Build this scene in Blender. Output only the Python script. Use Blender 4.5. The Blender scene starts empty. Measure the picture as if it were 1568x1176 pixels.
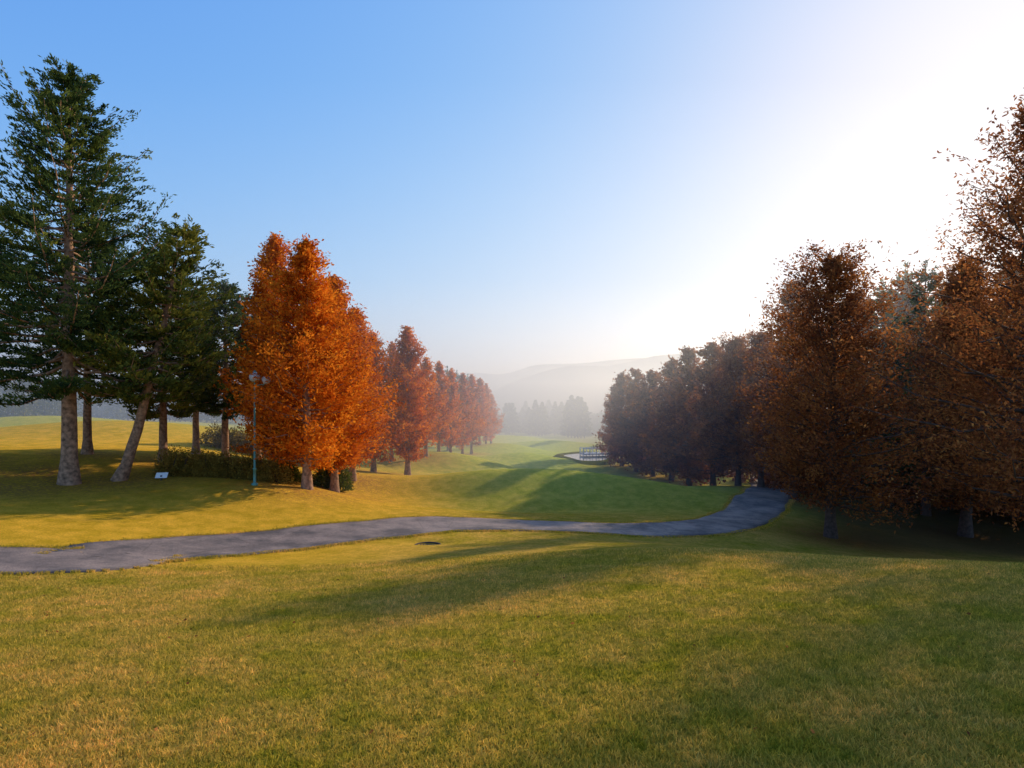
import bpy, math, random
import numpy as np
rng=np.random.default_rng(7)
random.seed(7)
F=900.0; HZ=620.0
SUN_AZ=math.radians(43.0)   # to the right of +Y
SUN_EL=math.radians(21.5)
scene=bpy.context.scene
col=scene.collection
def px(u,y): return (u-784.0)/F*y
# ------------------------------------------------------------ materials
def mat_new(name):
    m=bpy.data.materials.new(name); m.use_nodes=True
    nt=m.node_tree; nt.nodes.clear()
    return m,nt,nt.nodes,nt.links
def simple_mat(name,colr,rough=.7,metal=0,noise=0.0,nscale=5.0,trans=0.0):
    m,nt,N,L=mat_new(name)
    o=N.new('ShaderNodeOutputMaterial'); p=N.new('ShaderNodeBsdfPrincipled')
    p.inputs['Roughness'].default_value=rough; p.inputs['Metallic'].default_value=metal
    tc=N.new('ShaderNodeTexCoord'); n=N.new('ShaderNodeTexNoise'); n.inputs['Scale'].default_value=nscale; n.inputs['Detail'].default_value=6
    L.new(tc.outputs['Object'],n.inputs['Vector'])
    r=N.new('ShaderNodeValToRGB'); e=r.color_ramp.elements
    e[0].position=.3; e[1].position=.7
    e[0].color=(*[c*(1-noise) for c in colr],1); e[1].color=(*[min(1,c*(1+noise)) for c in colr],1)
    L.new(n.outputs['Fac'],r.inputs['Fac']); L.new(r.outputs['Color'],p.inputs['Base Color'])
    L.new(p.outputs[0],o.inputs[0])
    return m
def leaf_mat(name,cols,trans=.4,nscale=.45):
    m,nt,N,L=mat_new(name)
    o=N.new('ShaderNodeOutputMaterial')
    at=N.new('ShaderNodeAttribute'); at.attribute_name='rnd'
    geo=N.new('ShaderNodeNewGeometry')
    n=N.new('ShaderNodeTexNoise'); n.inputs['Scale'].default_value=nscale; n.inputs['Detail'].default_value=1
    L.new(geo.outputs['Position'],n.inputs['Vector'])
    a=N.new('ShaderNodeMath'); a.operation='ADD'; L.new(at.outputs['Fac'],a.inputs[0]); L.new(n.outputs['Fac'],a.inputs[1])
    h=N.new('ShaderNodeMath'); h.operation='MULTIPLY'; h.inputs[1].default_value=.5; L.new(a.outputs[0],h.inputs[0])
    r=N.new('ShaderNodeValToRGB'); cr=r.color_ramp
    ps=np.linspace(.22,.8,len(cols))
    cr.elements[0].position=ps[0]; cr.elements[0].color=(*cols[0],1)
    cr.elements[1].position=ps[-1]; cr.elements[1].color=(*cols[-1],1)
    for c,p_ in zip(cols[1:-1],ps[1:-1]):
        e=cr.elements.new(p_); e.color=(*c,1)
    L.new(h.outputs[0],r.inputs['Fac'])
    d=N.new('ShaderNodeBsdfDiffuse'); t=N.new('ShaderNodeBsdfTranslucent'); mx=N.new('ShaderNodeMixShader'); mx.inputs[0].default_value=trans
    L.new(r.outputs['Color'],d.inputs['Color']); L.new(r.outputs['Color'],t.inputs['Color'])
    L.new(d.outputs[0],mx.inputs[1]); L.new(t.outputs[0],mx.inputs[2]); L.new(mx.outputs[0],o.inputs[0])
    return m
M_RED=leaf_mat('redwood_leaves_orange',[(.26,.048,.010),(.58,.14,.013),(.82,.25,.018),(.92,.39,.035)],.45)
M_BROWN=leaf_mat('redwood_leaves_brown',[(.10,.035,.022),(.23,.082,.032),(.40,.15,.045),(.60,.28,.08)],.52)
M_FIR=leaf_mat('fir_needles',[(.015,.035,.022),(.04,.075,.028),(.12,.16,.035),(.30,.30,.05)],.3)
M_PINE=leaf_mat('pine_needles',[(.02,.04,.018),(.08,.11,.025),(.20,.20,.035),(.40,.33,.05)],.3)
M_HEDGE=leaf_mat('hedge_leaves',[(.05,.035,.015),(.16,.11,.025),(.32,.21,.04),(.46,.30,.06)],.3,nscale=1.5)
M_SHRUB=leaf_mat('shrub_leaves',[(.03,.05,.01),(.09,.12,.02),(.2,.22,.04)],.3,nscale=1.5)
M_BARK=simple_mat('bark',(.30,.17,.10),.95,0,.65,7)
M_BARKD=simple_mat('bark_dark',(.07,.045,.035),.95,0,.5,9)
# ------------------------------------------------------------ mesh util
def quad_mesh(name,V,Q,mi,rnd,mats):
    me=bpy.data.meshes.new(name)
    V=np.asarray(V,np.float32); Q=np.asarray(Q,np.int32)
    me.vertices.add(len(V)); me.vertices.foreach_set('co',V.ravel())
    me.loops.add(Q.size); me.loops.foreach_set('vertex_index',Q.ravel())
    me.polygons.add(len(Q)); me.polygons.foreach_set('loop_start',np.arange(0,Q.size,4,dtype=np.int32))
    try: me.polygons.foreach_set('loop_total',np.full(len(Q),4,dtype=np.int32))
    except Exception: pass
    me.polygons.foreach_set('material_index',np.asarray(mi,np.int32))
    a=me.attributes.new('rnd','FLOAT','FACE'); a.data.foreach_set('value',np.asarray(rnd,np.float32))
    for m in mats: me.materials.append(m)
    me.update(calc_edges=True)
    return me
def tube(P,R,n):
    P=np.asarray(P,float); k=len(P)
    T=np.gradient(P,axis=0); T/=np.linalg.norm(T,axis=1)[:,None]+1e-9
    ref=np.array([1.,0,0]) if abs(T[0,0])<.8 else np.array([0,1.,0])
    A=np.cross(T,ref); A/=np.linalg.norm(A,axis=1)[:,None]+1e-9
    B=np.cross(T,A)
    ang=np.arange(n)*2*math.pi/n
    V=P[:,None,:]+(A[:,None,:]*np.cos(ang)[None,:,None]+B[:,None,:]*np.sin(ang)[None,:,None])*np.asarray(R)[:,None,None]
    V=V.reshape(-1,3)
    i=np.arange(k-1)[:,None]*n; j=np.arange(n)[None,:]; j2=(j+1)%n
    Q=np.stack([i+j,i+j2,i+n+j2,i+n+j],-1).reshape(-1,4)
    return V,Q
class Acc:
    def __init__(s): s.V=[];s.Q=[];s.M=[];s.R=[];s.n=0
    def add(s,V,Q,m,r):
        s.V.append(V); s.Q.append(Q+s.n); s.n+=len(V)
        s.M.append(np.full(len(Q),m)); s.R.append(np.broadcast_to(r,(len(Q),)))
    def mesh(s,name,mats):
        return quad_mesh(name,np.concatenate(s.V),np.concatenate(s.Q),np.concatenate(s.M),np.concatenate(s.R),mats)
def leafquads(C,A,l,w,r):
    n=len(C)
    A=A/(np.linalg.norm(A,axis=1)[:,None]+1e-9)
    B=np.cross(A,r.normal(size=(n,3))); B/=np.linalg.norm(B,axis=1)[:,None]+1e-9
    l=l*r.uniform(.6,1.3,n)[:,None]; w=w*r.uniform(.6,1.3,n)[:,None]
    V=np.stack([C-A*l/2,C+B*w/2+A*l*.05,C+A*l/2,C-B*w/2+A*l*.05],1).reshape(-1,3)
    Q=np.arange(4*n).reshape(n,4)
    return V,Q
def redwood(name,H,R,nl,ls,seed,cb=.14,mats=None,top=.6,nb=120,low=.4,lowk=2.6):
    r=np.random.default_rng(seed); a=Acc()
    t=np.linspace(0,1,14); wob=np.cumsum(r.normal(0,.02*H/12,(14,2)),axis=0)
    wob-=wob[0]
    TP=np.column_stack([wob[:,0],wob[:,1],t*H])
    r0=.019*H
    TR=r0*(1-t*.97)**.9; TR[0]*=1.35
    a.add(*tube(TP,TR,10),0,.5)
    per=max(8,int(nl/nb))
    ph=r.uniform(0,6.28,3)
    for i in range(nb):
        tt=(i+r.uniform(0,1))/nb
        f=cb+(1-cb)*tt*.97
        az=i*2.39996+r.normal(0,.35)
        pr=((1-tt)**top)*min(1,low+tt*lowk)
        # lobed, uneven crown outline
        L=R*pr*r.uniform(.58,1.22)*(1+.16*math.sin(az*2+tt*5+ph[0])+.12*math.sin(az*3-tt*9+ph[1]))+.15
        el=math.radians(2+50*tt+r.normal(0,8))
        z=f*H; bx=np.interp(f,t,TP[:,0]); by=np.interp(f,t,TP[:,1])
        s=np.linspace(0,1,6)
        hd=np.array([math.cos(az),math.sin(az)])
        rad=L*s*math.cos(el); up=L*s*math.sin(el)+L*.22*s**2-(1-tt)*L*.12*s
        BP=np.column_stack([bx+hd[0]*rad,by+hd[1]*rad,z+up])
        BP[1:]+=r.normal(0,.03*L,(5,3))
        br=max(.012,r0*.28*(1-tt*.7))*(1-.85*s)
        a.add(*tube(BP,br,4),0,.4)
        n=max(6,int(per*(.35+pr*1.1)))
        ncl=max(4,int(4+L*6))
        cs=r.uniform(.12,1.05,ncl)**.75
        cc=np.column_stack([np.interp(cs,s,BP[:,k]) for k in range(3)])
        lat=np.array([-hd[1],hd[0],0])
        cc+=lat*(r.normal(0,.17,ncl)*L*(1.15-cs*.7))[:,None]
        cc[:,2]+=r.normal(.02,.10,ncl)*max(L,.8)
        crn=r.uniform(0,1,ncl)
        ci=r.integers(0,ncl,n)
        dirc=np.column_stack([hd[0]+r.normal(0,.6,ncl),hd[1]+r.normal(0,.6,ncl),r.normal(.45,.45,ncl)]); dirc/=np.linalg.norm(dirc,axis=1)[:,None]
        sg=.05+.027*L
        q=r.normal(0,1,n)*(.16+.05*L)
        C=cc[ci]+dirc[ci]*q[:,None]+r.normal(0,1,(n,3))*sg
        A=dirc[ci]+r.normal(0,.6,(n,3))
        V,Q=leafquads(C,A,ls*2.0,ls*.8,r)
        a.add(V,Q,1,.6*crn[ci]+.4*r.uniform(0,1,n))
    n=int(nl*.006); C=np.column_stack([r.normal(0,.07,n)+TP[-1,0],r.normal(0,.07,n)+TP[-1,1],H+r.uniform(-.9,.1,n)])
    a.add(*leafquads(C,r.normal(0,.4,(n,3))+[0,0,1],ls*1.6,ls*.7,r),1,r.uniform(0,1,n))
    return a.mesh(name,mats or [M_BARK,M_RED])
def fir(name,H,R,nl,ls,seed,cb=.25,mats=None,lean=(0,0),top=.75,nb=110,droop=1.0,r0=None,low=.6):
    r=np.random.default_rng(seed); a=Acc()
    t=np.linspace(0,1,16)
    TP=np.column_stack([lean[0]*t**.8+r.normal(0,.04,16)*t, lean[1]*t**.8+r.normal(0,.04,16)*t, t*H])
    r0=r0 or .018*H
    TR=r0*(1-t*.97)**.85; TR[0]*=1.4
    a.add(*tube(TP,TR,12),0,.5)
    ph=r.uniform(0,6.28,3)
    for i in range(nb):
        w=(i//5+.5*r.uniform(-.6,.6))/(nb/5)
        tt=min(.99,max(0,w)); f=cb+(1-cb)*tt*.97
        pr=((1-tt)**top)*min(1,low+tt*1.6)
        az=i*2*math.pi/5+ (i//5)*.9+r.normal(0,.3)
        L=R*pr*r.uniform(.5,1.2)*(1+.15*math.sin(az*2+tt*7+ph[0]))+.15
        el=math.radians(-10*droop+46*tt+r.normal(0,8))
        z=f*H; bx=np.interp(f,t,TP[:,0]); by=np.interp(f,t,TP[:,1])
        s=np.linspace(0,1,7); hd=np.array([math.cos(az),math.sin(az),0]); lat=np.array([-hd[1],hd[0],0])
        rad=L*s*math.cos(el); up=L*s*math.sin(el)-droop*L*.12*np.sin(s*math.pi)+L*.2*s**3
        BP=np.column_stack([bx+hd[0]*rad,by+hd[1]*rad,z+up]); BP[1:]+=r.normal(0,.02*L,(6,3))
        a.add(*tube(BP,max(.016,r0*.24*(1-tt*.6))*(1-.85*s),4),0,.3)
        ntw=max(5,int(L*6))
        ss=np.linspace(.25,1,ntw)+r.normal(0,.02,ntw); ss=np.clip(ss,.1,1)
        o=np.column_stack([np.interp(ss,s,BP[:,k]) for k in range(3)])
        sd=np.where(np.arange(ntw)%2==0,1,-1)*r.uniform(.4,1.0,ntw)
        tl=(.22+L*.32*(1.15-ss))*r.uniform(.5,1.15,ntw)
        D=hd[None,:]*1.0+lat[None,:]*sd[:,None]*1.1; D[:,2]+=r.uniform(-.1,.5,ntw)
        D/=np.linalg.norm(D,axis=1)[:,None]
        n=max(8,int(nl/nb*(.25+pr*1.15)))
        pw=tl/tl.sum(); ti=r.choice(ntw,n,p=pw)
        q=r.uniform(0,1.05,n)
        C=o[ti]+D[ti]*(tl[ti]*q)[:,None]+r.normal(0,1,(n,3))*np.array([.06,.06,.05])
        A=D[ti]*1.0+r.normal(0,.45,(n,3)); A[:,2]+=.5
        V,Q=leafquads(C,A,ls*2.1,ls*.7,r)
        crn=r.uniform(0,1,ntw)
        a.add(V,Q,1,.3*crn[ti]+.35*q+.3*r.uniform(0,1,n))
    n=int(nl*.004)+10; C=np.column_stack([r.normal(0,.07,n)+TP[-1,0],r.normal(0,.07,n)+TP[-1,1],H+r.uniform(-1,.1,n)])
    a.add(*leafquads(C,r.normal(0,.4,(n,3))+[0,0,1],ls*1.8,ls*.6,r),1,r.uniform(0,1,n))
    return a.mesh(name,mats or [M_BARK,M_FIR])
def put(name,me,loc,rot=0,s=1.0,sz=None):
    o=bpy.data.objects.new(name,me); o.location=loc; o.rotation_euler=(0,0,rot)
    o.scale=(s,s,sz if sz else s); col.objects.link(o); return o
# ------------------------------------------------------------ terrain
ctrl=[(0,0,-1.7),(-5,0,-1.78),(5,0,-1.62),(0,-20,-1.0),(-20,-10,-2.0),(20,-10,-1.2),(-4,6,-2.55),(4,6,-2.38),(0,6,-2.48),(0,12,-3.25),
 (0,600,-20),(-600,600,-16),(600,600,-12),(0,1500,-22),(-1500,1500,-20),(1500,1500,-20),(-700,300,-10),(120,60,-4),(300,200,0),(40,20,-5),(80,0,-3),(-80,0,-3),(-60,30,-2.4),
 (-1500,0,-8),(1500,0,0),(0,-300,0),(-35,20,-2.6),(-200,400,-14)]
for u,v,y in [(0,885,11.6),(390,853,15.5),(680,814,20.5),(1000,824,22),(1330,857,12),(1568,862,9.8),(1100,836,16),(1000,840,14),
 (1270,822,25),(1270,866,17),(1568,885,16),(1568,840,26),(1500,765,45),(1150,812,24.5),(1185,785,29),(1165,757,36),(1140,745,44),
 (0,835,14.2),(390,812,18.7),(680,790,23.3),(1000,800,25),(108,743,23),(0,716,24),(190,735,24),(390,740,24),(470,748,25),(0,775,18),(250,775,20.5),(550,765,26),
 (250,700,30),(150,698,28),(100,660,60),(0,660,60),(250,655,80),(570,722,44),(625,725,42),(660,722,50),(700,705,68),(740,690,105),(755,674,160),
 (-500,655,90),(-250,650,100),(0,648,100),(200,648,100),(400,655,110),(-400,644,170),(0,643,170),(300,646,170),(550,655,170),(0,640,260),(300,644,260),(600,652,260),
 (600,690,60),(640,748,34),(800,741,41),(800,742,48),(950,762,35),(1000,790,28),(1100,775,33),(900,712,66),(850,700,85),(900,701,82),(940,722,60),(880,690,112),(830,676,180),(860,668,260),(760,665,260),(900,666,300),(1080,742,50),(1150,747,45),(1250,745,55)]:
    ctrl.append((px(u,y),y,-(v-HZ)/F*y))
ctrl=np.array(ctrl,float)
SC=50.0
def U(r2): return np.where(r2>1e-12,.5*r2*np.log(np.maximum(r2,1e-12)),0)
P=ctrl[:,:2]/SC; n=len(P)
K=U(((P[:,None]-P[None])**2).sum(-1))+np.eye(n)*0.0015
A=np.zeros((n+3,n+3)); A[:n,:n]=K; A[:n,n]=1; A[:n,n+1:]=P; A[n,:n]=1; A[n+1:,:n]=P.T
W=np.linalg.solve(A,np.concatenate([ctrl[:,2],np.zeros(3)]))
MOUNDS=[(px(790,36),36,1.4,8,3.0,.25),(px(1010,34),34.5,.9,5,2.4,-.3),(px(700,53),54,1.3,6,4.5,.2),(px(800,72),73,1.1,5,5,.0),(px(770,95),96,1.4,7,7,0),(px(180,44),44,1.3,11,6,.1),(px(60,70),70,1.3,16,10,0),
 (px(850,125),125,1.3,12,8,0),(px(800,165),165,1.5,14,11,0),(px(600,31),31.5,-.6,5,3,.3),(px(880,46),47,-1.2,8,3.5,0.2),(px(760,29),29.5,-.45,6,1.8,.2),(px(330,52),52,1.0,8,6,0),(px(780,62),62,-.8,7,3,0),(px(905,60),60,-.4,5,6,0)]
def tz(x,y):
    x=np.asarray(x,float); y=np.asarray(y,float); sh=x.shape
    q=np.column_stack([x.ravel(),y.ravel()])/SC
    out=W[n]+q@W[n+1:]
    for i in range(n):
        out=out+W[i]*U(((q-P[i])**2).sum(-1))
    out=np.clip(out,-24,6).reshape(sh)
    for (mx_,my_,h_,sx,sy,an_) in MOUNDS:
        c,s=math.cos(an_),math.sin(an_); dx=x-mx_; dy=y-my_; a_=dx*c+dy*s; b_=-dx*s+dy*c
        out=out+h_*np.exp(-(a_**2/sx**2+b_**2/sy**2))
    d=np.clip((y-30)/30,0,1)
    out=out+d*.3*np.sin(x*.16+y*.05)*np.sin(y*.11+1.0)
    out=out-.22*np.exp(-((x-px(655,18.3))**2/.35+(y-18.3)**2/.2))
    return out
def tz1(x,y): return float(tz(np.array([x]),np.array([y]))[0])
def geo(a,b,k): return list(np.geomspace(a,b,k))
xs=[-v for v in geo(34.5,3500,70)[::-1]]+list(np.arange(-34,34.01,.36))+geo(34.6,3500,70)
ys=[-v for v in geo(2,200,14)[::-1]]+list(np.arange(-1.5,50,.33))+list(np.arange(50,130,.9))+geo(131,5000,90)
xs=np.array(sorted(xs)); ys=np.array(sorted(ys))
X,Y=np.meshgrid(xs,ys); Z=tz(X,Y)
V=np.column_stack([X.ravel(),Y.ravel(),Z.ravel()]); nx=len(xs)
i,j=np.meshgrid(np.arange(len(ys)-1),np.arange(nx-1),indexing='ij'); b=(i*nx+j).ravel()
Q=np.column_stack([b,b+1,b+nx+1,b+nx])
cl=[(-40,3.5),(-26,8.2),(px(0,12.9),12.9),(px(200,14.9),14.9),(px(390,17.1),17.1),(px(560,19.6),19.6),(px(680,21.7),21.7),(px(850,22.9),22.9),(px(1000,23.5),23.5),(px(1085,25.0),25.0),(px(1140,28.2),28.2),(px(1166,32.5),32.5),(px(1178,38),38),(px(1180,46),46),(px(1170,60),60)]
def catmull(pts,m=24):
    pts=np.array(pts,float); out=[]
    e=np.vstack([2*pts[0]-pts[1],pts,2*pts[-1]-pts[-2]])
    for k in range(1,len(e)-2):
        for s in np.linspace(0,1,m,endpoint=False):
            p0,p1,p2,p3=e[k-1:k+3]
            out.append(.5*((2*p1)+(-p0+p2)*s+(2*p0-5*p1+4*p2-p3)*s*s+(-p0+3*p1-3*p2+p3)*s**3))
    out.append(e[-2]); return np.array(out)
CL=catmull(cl)
def ss(a,b,x): t=np.clip((x-a)/(b-a),0,1); return t*t*(3-2*t)
dry=ss(0,-7,X)*ss(11,16,Y)*ss(58,36,Y)
litter=np.zeros_like(X)
left_row=[(418,28.5,356,2.3),(470,25.3,364,2.7),(512,29,420,2.6),(540,33,470,2.4),(572,42,508,2.2),(624,43,499,2.3),(600,50,522,2.2),(652,52,546,2.1),(672,58,552,2.1),(690,66,563,2.2),(708,75,570,2.3),(722,84,572,2.4),(734,95,578,2.5),(744,110,586,2.7),(752,128,602,2.8),(498,38,440,2.4),(640,62,560,2.2)]
right_row=[(1272,24.8,394,3.7),(1215,34,430,3.0),(1165,41,508,2.8),(1478,28,395,3.0),(1592,18.5,120,5.2),(1130,43,518,3.0),(1092,47,524,3.0),(1055,51,532,3.0),(1028,56,548,3.0),(1000,60,566,2.9),(974,64,565,2.9),(952,69,570,2.7),(942,78,588,2.2)]
right_back=[(1200,52,520),(1240,46,490),(1310,42,450),(1390,44,440),(1470,38,425),(1560,34,400),(1640,30,330),(1040,72,565),(1110,62,545)]
conif=[(106,23),(182,24),(134,28.5),(-50,25),(250,28.5),(60,24),(300,27),(10,21)]
for u,y,*_ in left_row+right_row+conif:
    x0=px(u,y); litter=np.maximum(litter,np.exp(-(((X-x0)**2+(Y-y)**2)/7.0)))
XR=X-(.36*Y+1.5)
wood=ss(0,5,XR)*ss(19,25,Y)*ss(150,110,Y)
# mown strip along the middle of the fairway
mown=np.exp(-((X-px(820,1.0)*Y-1.0)/(2.5+.05*Y))**2)*ss(28,40,Y)
M_G,nt,N,L=mat_new('grass')
def build_grass(N,L,blade=False):
    o=N.new('ShaderNodeOutputMaterial'); g=N.new('ShaderNodeNewGeometry')
    def noise(sc,det=4,rough=.55,vec=None):
        n=N.new('ShaderNodeTexNoise'); n.inputs['Scale'].default_value=sc; n.inputs['Detail'].default_value=det; n.inputs['Roughness'].default_value=rough
        L.new(vec or g.outputs['Position'],n.inputs['Vector']); return n
    def ramp(src,a,b,ca,cb):
        r=N.new('ShaderNodeValToRGB'); r.color_ramp.elements[0].position=a; r.color_ramp.elements[1].position=b
        r.color_ramp.elements[0].color=(*ca,1); r.color_ramp.elements[1].color=(*cb,1); L.new(src,r.inputs['Fac']); return r.outputs['Color']
    def mix(f,a,b,mode='MIX'):
        m=N.new('ShaderNodeMix'); m.data_type='RGBA'; m.blend_type=mode
        if isinstance(f,float): m.inputs[0].default_value=f
        else: L.new(f,m.inputs[0])
        for s,k in ((a,6),(b,7)):
            if isinstance(s,tuple): m.inputs[k].default_value=(*s,1)
            else: L.new(s,m.inputs[k])
        return m.outputs[2]
    big=noise(.22,4,.6); mid=noise(1.6,4,.65); cl_=noise(9,3,.7)
    c=ramp(big.outputs['Fac'],.40,.60,(.36,.33,.03),(.72,.46,.10))
    c2=ramp(mid.outputs['Fac'],.36,.66,(.32,.31,.025),(.78,.50,.13))
    c=mix(.5,c,c2)
    c=mix(.85,c,ramp(cl_.outputs['Fac'],.32,.68,(.52,.60,.52),(1.38,1.22,1.25)),'MULTIPLY')
    def att(nm):
        a=N.new('ShaderNodeAttribute'); a.attribute_name=nm; return a.outputs['Fac']
    if not blade:
        fine=noise(28,4,.7); vf=noise(110,2,.7)
        c=mix(att('dry'),c,ramp(mid.outputs['Fac'],.35,.65,(.60,.39,.03),(.90,.53,.06)))
        c=mix(att('far'),c,ramp(mid.outputs['Fac'],.35,.65,(.32,.35,.04),(.56,.49,.08)))
        c=mix(att('mown'),c,ramp(mid.outputs['Fac'],.35,.65,(.34,.46,.08),(.50,.58,.13)))
        lt=N.new('ShaderNodeMath'); lt.operation='MULTIPLY'; L.new(att('litter'),lt.inputs[0]); 
        lr=ramp(cl_.outputs['Fac'],.38,.56,(0,0,0),(1,1,1)); L.new(lr,lt.inputs[1])
        c=mix(lt.outputs[0],c,(.40,.19,.07))
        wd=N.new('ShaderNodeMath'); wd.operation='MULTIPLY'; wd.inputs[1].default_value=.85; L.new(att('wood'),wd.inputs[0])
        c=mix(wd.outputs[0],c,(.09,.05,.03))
        c=mix(.75,c,ramp(fine.outputs['Fac'],.3,.72,(.45,.45,.45),(1.35,1.3,1.2)),'MULTIPLY')
        c=mix(.5,c,ramp(vf.outputs['Fac'],.3,.7,(.5,.5,.5),(1.4,1.4,1.3)),'MULTIPLY')
    else:
        rn=att('rnd')
        c=mix(.95,c,ramp(rn,0,1,(.45,.6,.45),(1.65,1.45,1.6)),'MULTIPLY')
    d=N.new('ShaderNodeBsdfDiffuse'); L.new(c,d.inputs['Color'])
    if blade:
        t=N.new('ShaderNodeBsdfTranslucent'); L.new(c,t.inputs['Color']); mx=N.new('ShaderNodeMixShader'); mx.inputs[0].default_value=.4
        L.new(d.outputs[0],mx.inputs[1]); L.new(t.outputs[0],mx.inputs[2]); L.new(mx.outputs[0],o.inputs[0])
    else:
        ad=N.new('ShaderNodeMath'); ad.operation='ADD'; L.new(fine.outputs['Fac'],ad.inputs[0]); L.new(vf.outputs['Fac'],ad.inputs[1])
        bp=N.new('ShaderNodeBump'); bp.inputs['Strength'].default_value=.9; bp.inputs['Distance'].default_value=.05; L.new(ad.outputs[0],bp.inputs['Height'])
        # standing grass blades face the low sun more than flat soil does
        va=N.new('ShaderNodeVectorMath'); va.operation='ADD'; va.inputs[1].default_value=(math.sin(SUN_AZ)*.4,math.cos(SUN_AZ)*.4,0)
        vn=N.new('ShaderNodeVectorMath'); vn.operation='NORMALIZE'
        L.new(bp.outputs[0],va.inputs[0]); L.new(va.outputs[0],vn.inputs[0]); L.new(vn.outputs[0],d.inputs['Normal'])
        L.new(d.outputs[0],o.inputs[0])
build_grass(N,L)
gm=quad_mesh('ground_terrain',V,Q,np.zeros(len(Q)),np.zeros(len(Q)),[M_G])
far=ss(24,34,Y)*(1-dry)
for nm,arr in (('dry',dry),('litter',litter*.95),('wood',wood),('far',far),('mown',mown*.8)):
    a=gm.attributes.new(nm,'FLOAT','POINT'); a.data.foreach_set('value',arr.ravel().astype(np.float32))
gm.polygons.foreach_set('use_smooth',np.ones(len(Q),bool))
put('ground',gm,(0,0,0))
# ---- near grass blades
nb=400000
r=np.random.default_rng(3)
yy=1.6*(14/1.6)**r.uniform(0,1,nb); xx=r.uniform(-1.02,1.02,nb)*(yy*.95+.5)
cx=xx; cy=yy
zz=tz(cx,cy)
dm=np.full(nb,1e9)
for p in CL[::3]:
    dm=np.minimum(dm,(cx-p[0])**2+(cy-p[1])**2)
k=dm>1.6**2
cx,cy,zz=cx[k],cy[k],zz[k]; m=len(cx)
h=r.uniform(.014,.036,m)*(1+.03*cy); w=r.uniform(.002,.0042,m)*(1+.10*cy)
an=r.uniform(0,2*math.pi,m); lx=r.normal(0,.6,m)*h; ly=r.normal(0,.6,m)*h
B0=np.column_stack([cx-np.cos(an)*w,cy-np.sin(an)*w,zz-.004]); B1=np.column_stack([cx+np.cos(an)*w,cy+np.sin(an)*w,zz-.004])
T1=np.column_stack([cx+lx+np.cos(an)*w*.3,cy+ly+np.sin(an)*w*.3,zz+h]); T0=np.column_stack([cx+lx-np.cos(an)*w*.3,cy+ly-np.sin(an)*w*.3,zz+h])
V=np.stack([B0,B1,T1,T0],1).reshape(-1,3); Q=np.arange(4*m).reshape(m,4)
M_B,nt,N,L=mat_new('grass_blades'); build_grass(N,L,True)
put('lawn_grass',quad_mesh('lawn_grass',V,Q,np.zeros(m),r.uniform(0,1,m),[M_B]),(0,0,0))
# ---- grass creeping over the edges of the path
def tufts(name,PX,PY,hh,ww,seed,mat):
    r=np.random.default_rng(seed); m=len(PX); z=tz(PX,PY)+.02
    h=r.uniform(.5,1.2,m)*hh; an=r.uniform(0,6.283,m); w=ww*r.uniform(.6,1.3,m); lx=r.normal(0,.5,m)*h; ly=r.normal(0,.5,m)*h
    B0=np.column_stack([PX-np.cos(an)*w,PY-np.sin(an)*w,z-.02]); B1=np.column_stack([PX+np.cos(an)*w,PY+np.sin(an)*w,z-.02])
    T1=np.column_stack([PX+lx+np.cos(an)*w*.3,PY+ly+np.sin(an)*w*.3,z+h]); T0=np.column_stack([PX+lx-np.cos(an)*w*.3,PY+ly-np.sin(an)*w*.3,z+h])
    V=np.stack([B0,B1,T1,T0],1).reshape(-1,3); Q=np.arange(4*m).reshape(m,4)
    put(name,quad_mesh(name,V,Q,np.zeros(m),r.uniform(0,1,m),[mat]),(0,0,0))
r=np.random.default_rng(33)
T_=np.gradient(CL,axis=0); T_/=np.linalg.norm(T_,axis=1)[:,None]; N_=np.column_stack([-T_[:,1],T_[:,0]])
seg=np.linalg.norm(np.diff(CL,axis=0),axis=1); seg[:20]=0; seg[-40:]=0
NT=60000
ii=r.choice(len(seg),NT,p=seg/seg.sum()); fr=r.uniform(0,1,NT)[:,None]
sgn=np.where(r.uniform(size=NT)<.5,1,-1)
pc=CL[ii]*(1-fr)+CL[ii+1]*fr
rag=.10*np.sin(pc[:,0]*2.3+sgn*2)+.06*np.sin(pc[:,0]*5.1+sgn)
pp=pc+N_[ii]*(sgn*(1.36+rag*.6+np.abs(r.normal(0,.12,NT))-.06))[:,None]
tufts('path_edge_grass',pp[:,0],pp[:,1],.035,.010,34,M_B)
# ---- cart path
def ribbon(CL,hw,lift,skirt,cols=9):
    T=np.gradient(CL,axis=0); T/=np.linalg.norm(T,axis=1)[:,None]; Nn=np.column_stack([-T[:,1],T[:,0]])
    offs=np.linspace(-1,1,cols)
    V=[]
    for kx,o in enumerate([-1.0]+list(offs)+[1.0]):
        idx=np.arange(len(CL)); wv=hw*(1+.02*np.sin(idx*.21+(3 if o>0 else 0))+.012*np.sin(idx*.83+(1 if o>0 else 0)))
        p=CL+Nn*(o*wv)[:,None]
        z=tz(p[:,0],p[:,1])+(lift if 0<kx<cols+1 else -skirt)
        V.append(np.column_stack([p,z]))
    V=np.stack(V,1); a,b_=V.shape[:2]
    i,j=np.meshgrid(np.arange(a-1),np.arange(b_-1),indexing='ij'); q=(i*b_+j).ravel()
    return V.reshape(-1,3),np.column_stack([q,q+1,q+b_+1,q+b_])
M_P,nt,N,L=mat_new('asphalt_path')
o=N.new('ShaderNodeOutputMaterial'); p=N.new('ShaderNodeBsdfPrincipled'); p.inputs['Roughness'].default_value=.8
g=N.new('ShaderNodeNewGeometry')
n1=N.new('ShaderNodeTexNoise'); n1.inputs['Scale'].default_value=.6; n1.inputs['Detail'].default_value=7; n1.inputs['Roughness'].default_value=.7; L.new(g.outputs['Position'],n1.inputs['Vector'])
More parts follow.
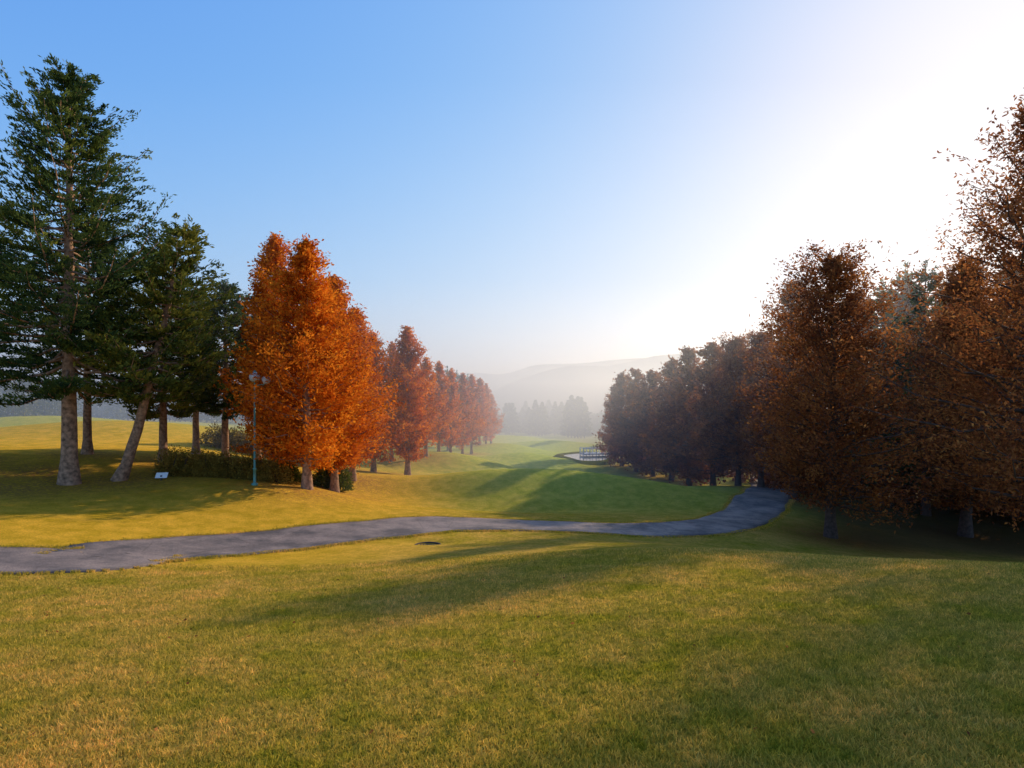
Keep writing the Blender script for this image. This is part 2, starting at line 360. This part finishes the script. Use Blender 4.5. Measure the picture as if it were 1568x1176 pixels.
n2=N.new('ShaderNodeTexNoise'); n2.inputs['Scale'].default_value=35; n2.inputs['Detail'].default_value=3; L.new(g.outputs['Position'],n2.inputs['Vector'])
vo=N.new('ShaderNodeTexVoronoi'); vo.feature='DISTANCE_TO_EDGE'; vo.inputs['Scale'].default_value=.42; L.new(g.outputs['Position'],vo.inputs['Vector'])
r1=N.new('ShaderNodeValToRGB'); r1.color_ramp.elements[0].position=.40; r1.color_ramp.elements[1].position=.60
r1.color_ramp.elements[0].color=(.095,.076,.066,1); r1.color_ramp.elements[1].color=(.30,.22,.17,1); L.new(n1.outputs['Fac'],r1.inputs['Fac'])
r2=N.new('ShaderNodeValToRGB'); r2.color_ramp.elements[0].position=.3; r2.color_ramp.elements[1].position=.7; r2.color_ramp.elements[0].color=(.6,.6,.6,1); r2.color_ramp.elements[1].color=(1.25,1.25,1.25,1); L.new(n2.outputs['Fac'],r2.inputs['Fac'])
r3=N.new('ShaderNodeValToRGB'); r3.color_ramp.elements[0].position=.0; r3.color_ramp.elements[1].position=.012; r3.color_ramp.elements[0].color=(.5,.47,.45,1); r3.color_ramp.elements[1].color=(1,1,1,1); L.new(vo.outputs['Distance'],r3.inputs['Fac'])
ma=N.new('ShaderNodeMix'); ma.data_type='RGBA'; ma.blend_type='MULTIPLY'; ma.inputs[0].default_value=1; L.new(r1.outputs[0],ma.inputs[6]); L.new(r2.outputs[0],ma.inputs[7])
mb=N.new('ShaderNodeMix'); mb.data_type='RGBA'; mb.blend_type='MULTIPLY'; mb.inputs[0].default_value=.5; L.new(ma.outputs[2],mb.inputs[6]); L.new(r3.outputs[0],mb.inputs[7])
bp=N.new('ShaderNodeBump'); bp.inputs['Strength'].default_value=.5; bp.inputs['Distance'].default_value=.015; L.new(n2.outputs['Fac'],bp.inputs['Height'])
L.new(mb.outputs[2],p.inputs['Base Color']); L.new(bp.outputs[0],p.inputs['Normal']); L.new(p.outputs[0],o.inputs[0])
V,Q=ribbon(CL,1.36,.035,.12)
put('cart_path',quad_mesh('cart_path',V,Q,np.zeros(len(Q)),np.zeros(len(Q)),[M_P]),(0,0,0))
# ------------------------------------------------------------ trees
def topH(u,y,tv):
    x=px(u,y); z=tz1(x,y)-.06; return x,z,((HZ-tv)/F*y-z)*.985
TN='dawn_redwood_tree'
far_var=[redwood('redwood_far_%d'%k,10,2.5,11000,.135,50+k,cb=.15,nb=80,top=.85) for k in range(3)]
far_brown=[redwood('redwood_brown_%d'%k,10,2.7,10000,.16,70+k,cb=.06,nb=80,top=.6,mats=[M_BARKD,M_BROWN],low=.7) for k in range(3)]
for k,(u,y,tv,R) in enumerate(left_row):
    x,z,H=topH(u,y,tv)
    if y<45: put(TN,redwood('redwood_near',H,R*1.1,38000 if y<32 else 24000,.060+.0012*y,100+k,cb=.11,nb=140,top=.72),(x,y,z),k*1.1)
    else:
        s=H/10; put(TN,far_var[k%3],(x,y,z),k*1.7,R/2.3,s)
for k,(u,y,tv,R) in enumerate(right_row):
    x,z,H=topH(u,y,tv)
    if y<45:
        big=(u==1592)
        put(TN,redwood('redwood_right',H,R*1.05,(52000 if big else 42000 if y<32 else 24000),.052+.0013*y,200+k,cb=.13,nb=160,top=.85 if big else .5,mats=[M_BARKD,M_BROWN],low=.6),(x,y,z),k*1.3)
    else: put(TN,far_brown[k%3],(x,y,z),k*1.7,R/2.6,H/10)
for k,(u,y,tv) in enumerate(right_back):
    x,z,H=topH(u,y,tv); put(TN,far_brown[(k+1)%3],(x,y,z),k*2.1,H/10*1.15,H/10)
x,z,H=topH(106,23,90); put('fir_tree',fir('fir_big',H,5.2,85000,.08,11,cb=.24,nb=160,r0=.30,top=.64),(x,23,z),.4)
def conifer(u,y,tv,R,seed,lean=(0,0),cb=.3,mats=None,nl=30000,name='pine_tree',r0=.2,top=.65):
    x,z,H=topH(u,y,tv); put(name,fir(name,H,R,nl,.09,seed,cb=cb,nb=95,r0=r0,lean=lean,mats=mats,top=top),(x,y,z),0)
PM=[M_BARK,M_PINE]
conifer(182,24,335,3.5,21,lean=(2.7,0),mats=PM,cb=.34,r0=.22)
conifer(134,28.5,330,3.2,22,cb=.38,name='fir_tree')
conifer(-50,25,250,3.8,23,cb=.30,name='fir_tree')
conifer(250,28.5,372,3.1,24,cb=.24,mats=PM)
conifer(345,31,425,2.7,25,cb=.3,name='fir_tree')
conifer(395,33,440,2.3,26,cb=.3,name='fir_tree')
conifer(300,34,440,2.6,27,cb=.3,name='fir_tree')
conifer(1352,36,425,3.2,28,cb=.12,name='fir_tree',mats=[M_BARKD,M_FIR])
conifer(1418,33,395,3.4,29,cb=.12,name='fir_tree',mats=[M_BARKD,M_FIR])
farfir=fir('fir_far',10,1.9,8000,.16,31,cb=.1,nb=70)
for k,(u,y,tv) in enumerate([(686,90,560),(700,100,566),(716,118,572),(1385,44,400),(1300,46,470)]):
    x,z,H=topH(u,y,tv); put('fir_tree',farfir,(x,y,z),k,H/10*.8,H/10)
# ---- shrubs
def bush(name,pts,nl,ls,mat,seed):
    r=np.random.default_rng(seed); a=Acc()
    per=nl//len(pts)
    for (x,y,rx,ry,h) in pts:
        z=tz1(x,y)
        d=r.normal(size=(per,3)); d/=np.linalg.norm(d,axis=1)[:,None]; d[:,2]=abs(d[:,2])
        rad=r.uniform(.35,1.08,per)**.6
        lump=1+.12*np.sin(d[:,0]*7+x*3)+.1*np.sin(d[:,1]*9+x)
        C=d*(rad*lump)[:,None]*[rx,ry,h]+[x,y,z]
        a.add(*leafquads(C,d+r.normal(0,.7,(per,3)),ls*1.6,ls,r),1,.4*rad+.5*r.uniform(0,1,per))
        for _ in range(6):
            e=np.array([x,y,z])+r.normal(0,.5,3)*[rx,ry,0]+[0,0,h*.8]
            a.add(*tube(np.linspace([x,y,z-.05],e,4),[.03,.025,.015,.008],4),0,.4)
    put(name,a.mesh(name,[M_BARKD,mat]),(0,0,0))
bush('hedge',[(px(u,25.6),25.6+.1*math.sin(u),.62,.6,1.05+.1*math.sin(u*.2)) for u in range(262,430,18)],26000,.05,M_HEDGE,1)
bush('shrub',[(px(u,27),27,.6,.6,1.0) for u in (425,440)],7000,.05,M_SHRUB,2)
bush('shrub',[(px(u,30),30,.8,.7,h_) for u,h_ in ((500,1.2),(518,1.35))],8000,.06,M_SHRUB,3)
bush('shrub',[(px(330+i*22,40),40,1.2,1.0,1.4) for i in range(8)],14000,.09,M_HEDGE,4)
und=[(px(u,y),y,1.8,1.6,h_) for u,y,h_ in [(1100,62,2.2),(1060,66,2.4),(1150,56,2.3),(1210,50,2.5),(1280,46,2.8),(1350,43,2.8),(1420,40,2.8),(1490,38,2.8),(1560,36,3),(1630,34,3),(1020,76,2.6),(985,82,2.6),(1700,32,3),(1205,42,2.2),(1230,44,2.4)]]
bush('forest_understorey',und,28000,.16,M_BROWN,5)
# ---- distant tree line
def mass(name,items,mat,seed,nl=900,fy=1.0):
    r=np.random.default_rng(seed); a=Acc()
    for (x,y,H,R) in items:
        z=tz1(x,y)-.3
        tt=r.uniform(0,1,nl); az=r.uniform(0,6.283,nl); rr=R*((1-tt)**.7+.04)*r.uniform(.2,1.1,nl)**.5*(1+.25*np.sin(tt*40+az*2))
        C=np.column_stack([x+np.cos(az)*rr,y+np.sin(az)*rr,z+H*(.08+.92*tt)])
        A=np.column_stack([np.cos(az),np.sin(az),.2*np.ones(nl)])+r.normal(0,.5,(nl,3))
        a.add(*leafquads(C,A,H*.065,H*.04,r),1,r.uniform(0,1,nl))
        a.add(*tube(np.array([[x,y,z],[x,y,z+H*.5],[x,y,z+H]]),[H*.02,H*.013,.02],5),0,.4)
    put(name,a.mesh(name,[M_BARKD,mat]),(0,0,0))
r=np.random.default_rng(9)
it=[]
for u in np.arange(735,930,5.0):
    y=r.uniform(250,330); tv=638-14*math.sin((u-740)/60)+r.uniform(-14,6)
    if 866<u<900: tv=r.uniform(602,616); y=235
    if 770<u<790: tv-=14
    x=px(u,y); it.append((x,y,(HZ-tv)/F*y-tz1(x,y),3.6))
mass('distant_tree_line',it,M_FIR,1)
it=[]
for u in np.arange(-500,700,8.0):
    y=r.uniform(85,115) if u<110 else r.uniform(130,190); tv=r.uniform(572,600); x=px(u,y); it.append((x,y,(HZ-tv)/F*y-tz1(x,y),2.6 if u<110 else 3.8))
mass('distant_tree_line',it,M_PINE,2,650)
it=[]
for u in np.arange(960,2300,14.0):
    y=r.uniform(120,190); tv=r.uniform(560,600); x=px(u,y); it.append((x,y,(HZ-tv)/F*y-tz1(x,y),4))
mass('distant_tree_line',it,M_BROWN,3,500)
# ---- mountains
M_H=simple_mat('mountain_forest',(.04,.06,.07),1,0,.4,.01)
def ridge(name,y0,depth,pts,seed,amp):
    r=np.random.default_rng(seed)
    us=np.array([p[0] for p in pts]); vs=np.array([p[1] for p in pts])
    X_=np.linspace(px(us[0],y0),px(us[-1],y0),260); u=X_/y0*F+784
    h0=(HZ-np.interp(u,us,vs))/F*y0
    ph=r.uniform(0,6.28,9); nz=sum(np.sin(X_*.006*(1.7**k)*1500/y0+ph[k])/(1.65**k) for k in range(9))*amp
    rows=15; V=[]
    for kk in range(rows):
        s=(kk/(rows-1))*2-1
        yv=y0+s*depth+25*np.sin(X_*.012+kk)
        prof=np.maximum(0,1-abs(s))**.85
        V.append(np.column_stack([X_,yv,-26+(h0+nz+26)*prof+12*np.sin(X_*.02+kk*1.3)*prof*(1-prof)]))
    V=np.stack(V,0); a,b_=V.shape[:2]
    i,j=np.meshgrid(np.arange(a-1),np.arange(b_-1),indexing='ij'); q=(i*b_+j).ravel()
    me=quad_mesh(name,V.reshape(-1,3),np.column_stack([q,q+1,q+b_+1,q+b_]),np.zeros(len(q)),np.zeros(len(q)),[M_H])
    me.polygons.foreach_set('use_smooth',np.ones(len(q),bool)); put(name,me,(0,0,0))
ridge('mountain',900,260,[(-1500,600),(300,604),(640,606),(740,604),(790,582),(840,566),(880,556),(940,558),(1000,544),(1100,536),(1400,560),(2600,590)],1,2.0)
ridge('mountain',1500,350,[(-1800,590),(300,594),(640,590),(720,572),(770,576),(820,560),(900,556),(960,548),(1010,546),(1300,540),(2600,585)],2,3.0)
# ---- street lamp
M_POLE=simple_mat('painted_green_metal',(.10,.26,.20),.45,.2,.1,4)
M_GL=simple_mat('lamp_glass',(.5,.5,.47),.25,0,.05,4)
M_WH=simple_mat('white_paint',(.8,.79,.75),.6,0,.08,6)
lx_,ly_=px(390,24),24.0; lz=tz1(lx_,ly_)
lamp=bpy.data.objects.new('street_lamp',None); col.objects.link(lamp); lamp.location=(lx_,ly_,lz)
def part(nm,V,Q,mt,parent,smooth=True,loc=(0,0,0)):
    me=quad_mesh(nm,V,Q,np.zeros(len(Q)),np.zeros(len(Q)),[mt]); me.polygons.foreach_set('use_smooth',np.full(len(Q),smooth))
    o=bpy.data.objects.new(nm,me); col.objects.link(o); o.parent=parent; o.location=loc; return o
def lathe(prof,n=20):
    prof=np.array(prof); a_=np.arange(n)*2*math.pi/n
    V=np.stack([prof[:,0,None]*np.cos(a_),prof[:,0,None]*np.sin(a_),np.repeat(prof[:,1,None],n,1)],-1).reshape(-1,3)
    k=len(prof); i=np.arange(k-1)[:,None]*n; j=np.arange(n)[None,:]
    return V,np.stack([i+j,i+(j+1)%n,i+n+(j+1)%n,i+n+j],-1).reshape(-1,4)
part('pole',*lathe([(.0,-.1),(.13,-.1),(.13,.06),(.06,.1),(.055,.6),(.075,.62),(.075,.68),(.045,.7),(.035,4.15),(.02,4.2),(0,4.2)]),M_POLE,lamp)
part('crossarm',*tube([[-.02,0,3.95],[.18,0,4.08],[.42,0,4.12]],[.022,.02,.018],8),M_POLE,lamp)
part('crossarm_brace',*tube([[.0,0,3.6],[.2,0,3.85],[.36,0,4.1]],[.012,.012,.012],6),M_POLE,lamp)
part('globe',*lathe([(0,4.2),(.1,4.2),(.18,4.27),(.22,4.37),(.21,4.47),(.15,4.56),(.06,4.61),(0,4.62)]),M_GL,lamp)
part('globe_cap',*lathe([(.07,4.605),(.06,4.65),(.02,4.68),(0,4.69)]),M_POLE,lamp)
part('second_globe',*lathe([(0,-.02),(.09,0),(.15,.06),(.175,.15),(.16,.24),(.1,.31),(0,.335)]),M_GL,lamp,loc=(.46,0,4.12))
def boxVQ(x0,x1,y0,y1,z0,z1):
    V=np.array([[x0,y0,z0],[x1,y0,z0],[x1,y1,z0],[x0,y1,z0],[x0,y0,z1],[x1,y0,z1],[x1,y1,z1],[x0,y1,z1]],float)
    Q=np.array([[0,3,2,1],[4,5,6,7],[0,1,5,4],[1,2,6,5],[2,3,7,6],[3,0,4,7]]); return V,Q
sg=bpy.data.objects.new('yardage_sign',None); col.objects.link(sg); sg.location=(px(247,24.2),24.2,tz1(px(247,24.2),24.2)); sg.rotation_euler=(0,0,.2)
part('post',*boxVQ(-.03,.03,-.03,.03,-.1,.2),M_BARKD,sg,False)
V_,Q_=boxVQ(-.22,.22,-.02,.02,.1,.3); V_[4:,1]+=.14; V_[:4,1]-=.05
part('board',V_,Q_,M_WH,sg,False)
# ---- pond and footbridge
M_W,nt,N,L=mat_new('water'); o=N.new('ShaderNodeOutputMaterial'); p=N.new('ShaderNodeBsdfPrincipled'); p.inputs['Base Color'].default_value=(.03,.04,.04,1); p.inputs['Roughness'].default_value=.08
L.new(p.outputs[0],o.inputs[0])
px0,py0=px(900,78),78.0
an=np.arange(40)*2*math.pi/40
zc=max(tz1(px0+dx_,py0+dy_) for dx_ in (-2,0,2) for dy_ in (-5,-2,0,3))+.06
rad=np.array([0.01,.5,1.0])
V=np.array([[px0+math.cos(t)*3.0*q*(1+.15*math.sin(3*t)),py0+math.sin(t)*6.5*q*(1+.1*math.sin(2*t)),zc] for q in rad for t in an])
Q=np.array([[q*40+k,q*40+(k+1)%40,(q+1)*40+(k+1)%40,(q+1)*40+k] for q in range(2) for k in range(40)])
put('pond',quad_mesh('pond',V,Q,np.zeros(len(Q)),np.zeros(len(Q)),[M_W]),(0,0,0))
# grassy, stony bank round the pond so the water sits in the ground
rb=np.array([[.97,.05],[1.06,.12],[1.25,.05],[1.7,-.9]])
V=np.array([[px0+math.cos(t)*3.0*q*(1+.15*math.sin(3*t)),py0+math.sin(t)*6.5*q*(1+.1*math.sin(2*t)),zc+hh_] for q,hh_ in rb for t in an])
Q=np.array([[q*40+k,q*40+(k+1)%40,(q+1)*40+(k+1)%40,(q+1)*40+k] for q in range(3) for k in range(40)])
put('pond_bank',quad_mesh('pond_bank',V,Q,np.zeros(len(Q)),np.zeros(len(Q)),[M_B]),(0,0,0))
br=bpy.data.objects.new('footbridge',None); col.objects.link(br); br.location=(px0+1.6,py0+2,zc+.35); br.rotation_euler=(0,0,.2)
part('deck',*boxVQ(-2.3,2.3,-.7,.7,-.2,0),M_WH,br,False)
for sy,nm in ((-.72,'front'),(.72,'back')):
    part(nm+'_rail',*boxVQ(-2.3,2.3,sy-.04,sy+.04,.6,.7),M_WH,br,False)
    for k in range(6):
        part('%s_post_%d'%(nm,k),*boxVQ(-2.31+k*.9,-2.19+k*.9,sy-.06,sy+.06,-.9,.76),M_WH,br,False)
# ---- fallen leaves + drain
r=np.random.default_rng(5); nn=160
fy=3+9*r.uniform(0,1,nn)**.8; fx=r.uniform(-.9,.9,nn)*fy; C=np.column_stack([fx,fy,tz(fx,fy)+.028])
V,Q=leafquads(C,r.normal(0,1,(nn,3))*[1,1,.15],.045,.028,r)
put('fallen_leaves',quad_mesh('fallen_leaves',V,Q,np.zeros(nn),r.uniform(0,1,nn),[M_BROWN]),(0,0,0))
dx,dy=px(655,18.3),18.3; dz=tz1(dx,dy)
M_DR=simple_mat('drain_hollow_shade',(.03,.022,.018),.9,.1,.4,12)  # dark colour stands in for the shade inside a small drain hollow
dr=bpy.data.objects.new('drain_hollow',None); col.objects.link(dr); dr.location=(dx,dy,dz+.06)
part('rim',*lathe([(.46,-.15),(.42,.05),(.35,.05),(.35,.0),(.0,-.005)],24),M_DR,dr)  # dark disc with rim, bars added on top
for k in range(7): part('bar_%d'%k,*boxVQ(-.26+k*.082,-.22+k*.082,-.2,.2,.0,.03),M_DR,dr,False)
# ------------------------------------------------------------ haze volumes
def haze(name,x0,x1,y0,y1,z0,z1,dens,g,colr):
    V,Q=boxVQ(x0,x1,y0,y1,z0,z1)
    m,nt,N,L=mat_new(name); o=N.new('ShaderNodeOutputMaterial'); s=N.new('ShaderNodeVolumeScatter')
    s.inputs['Color'].default_value=(*colr,1); s.inputs['Density'].default_value=dens; s.inputs['Anisotropy'].default_value=g
    L.new(s.outputs[0],o.inputs['Volume'])
    put(name,quad_mesh(name,V,Q,np.zeros(6),np.zeros(6),[m]),(0,0,0))
haze('valley_mist',-1500,1500,27,399,-30,15,.0066,.5,(.85,.92,1))
haze('distant_mist',-2500,2500,400,1900,-30.5,85,.0010,.5,(.85,.92,1))
# ------------------------------------------------------------ world, sun, camera
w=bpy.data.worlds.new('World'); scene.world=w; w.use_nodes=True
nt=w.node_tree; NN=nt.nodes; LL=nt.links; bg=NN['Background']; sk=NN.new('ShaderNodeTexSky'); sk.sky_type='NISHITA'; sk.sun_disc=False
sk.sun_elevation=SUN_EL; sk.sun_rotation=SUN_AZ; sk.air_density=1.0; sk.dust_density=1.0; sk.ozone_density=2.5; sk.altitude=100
def vm(op,a,b):
    n_=NN.new('ShaderNodeVectorMath'); n_.operation=op
    for k_,s_ in enumerate((a,b)):
        if isinstance(s_,tuple): n_.inputs[k_].default_value=s_
        else: LL.new(s_,n_.inputs[k_])
    return n_.outputs[0]
# per-channel response of the sky, then a soft shoulder round the sun
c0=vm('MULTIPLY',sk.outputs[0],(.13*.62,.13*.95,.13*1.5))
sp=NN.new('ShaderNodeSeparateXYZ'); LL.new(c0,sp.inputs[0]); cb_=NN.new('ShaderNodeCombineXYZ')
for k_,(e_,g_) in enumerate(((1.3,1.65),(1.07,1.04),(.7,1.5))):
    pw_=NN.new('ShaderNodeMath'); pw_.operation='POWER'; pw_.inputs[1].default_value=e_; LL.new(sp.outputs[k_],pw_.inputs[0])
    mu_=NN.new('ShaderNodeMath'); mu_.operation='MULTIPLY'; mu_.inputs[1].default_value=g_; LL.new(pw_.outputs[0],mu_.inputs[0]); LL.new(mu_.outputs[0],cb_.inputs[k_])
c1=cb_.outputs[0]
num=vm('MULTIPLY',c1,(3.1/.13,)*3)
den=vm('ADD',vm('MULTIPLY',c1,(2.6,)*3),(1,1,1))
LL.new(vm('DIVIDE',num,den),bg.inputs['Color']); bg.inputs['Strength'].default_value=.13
sd=bpy.data.lights.new('sun','SUN'); sd.energy=5; sd.angle=math.radians(.8); sd.color=(1,.82,.58)
so=bpy.data.objects.new('sun',sd); col.objects.link(so)
from mathutils import Vector
D=Vector((math.sin(SUN_AZ)*math.cos(SUN_EL),math.cos(SUN_AZ)*math.cos(SUN_EL),math.sin(SUN_EL)))
so.rotation_euler=D.to_track_quat('Z','Y').to_euler()
cd=bpy.data.cameras.new('camera'); co=bpy.data.objects.new('camera',cd); col.objects.link(co); scene.camera=co
cd.sensor_width=36; cd.lens=36*F/1568; cd.shift_y=(HZ-588)/1568; cd.clip_end=8000; cd.clip_start=.05
co.location=(0,0,0); co.rotation_euler=(math.radians(90),0,0)
scene.view_settings.view_transform='Standard'; scene.view_settings.look='None'; scene.view_settings.exposure=0
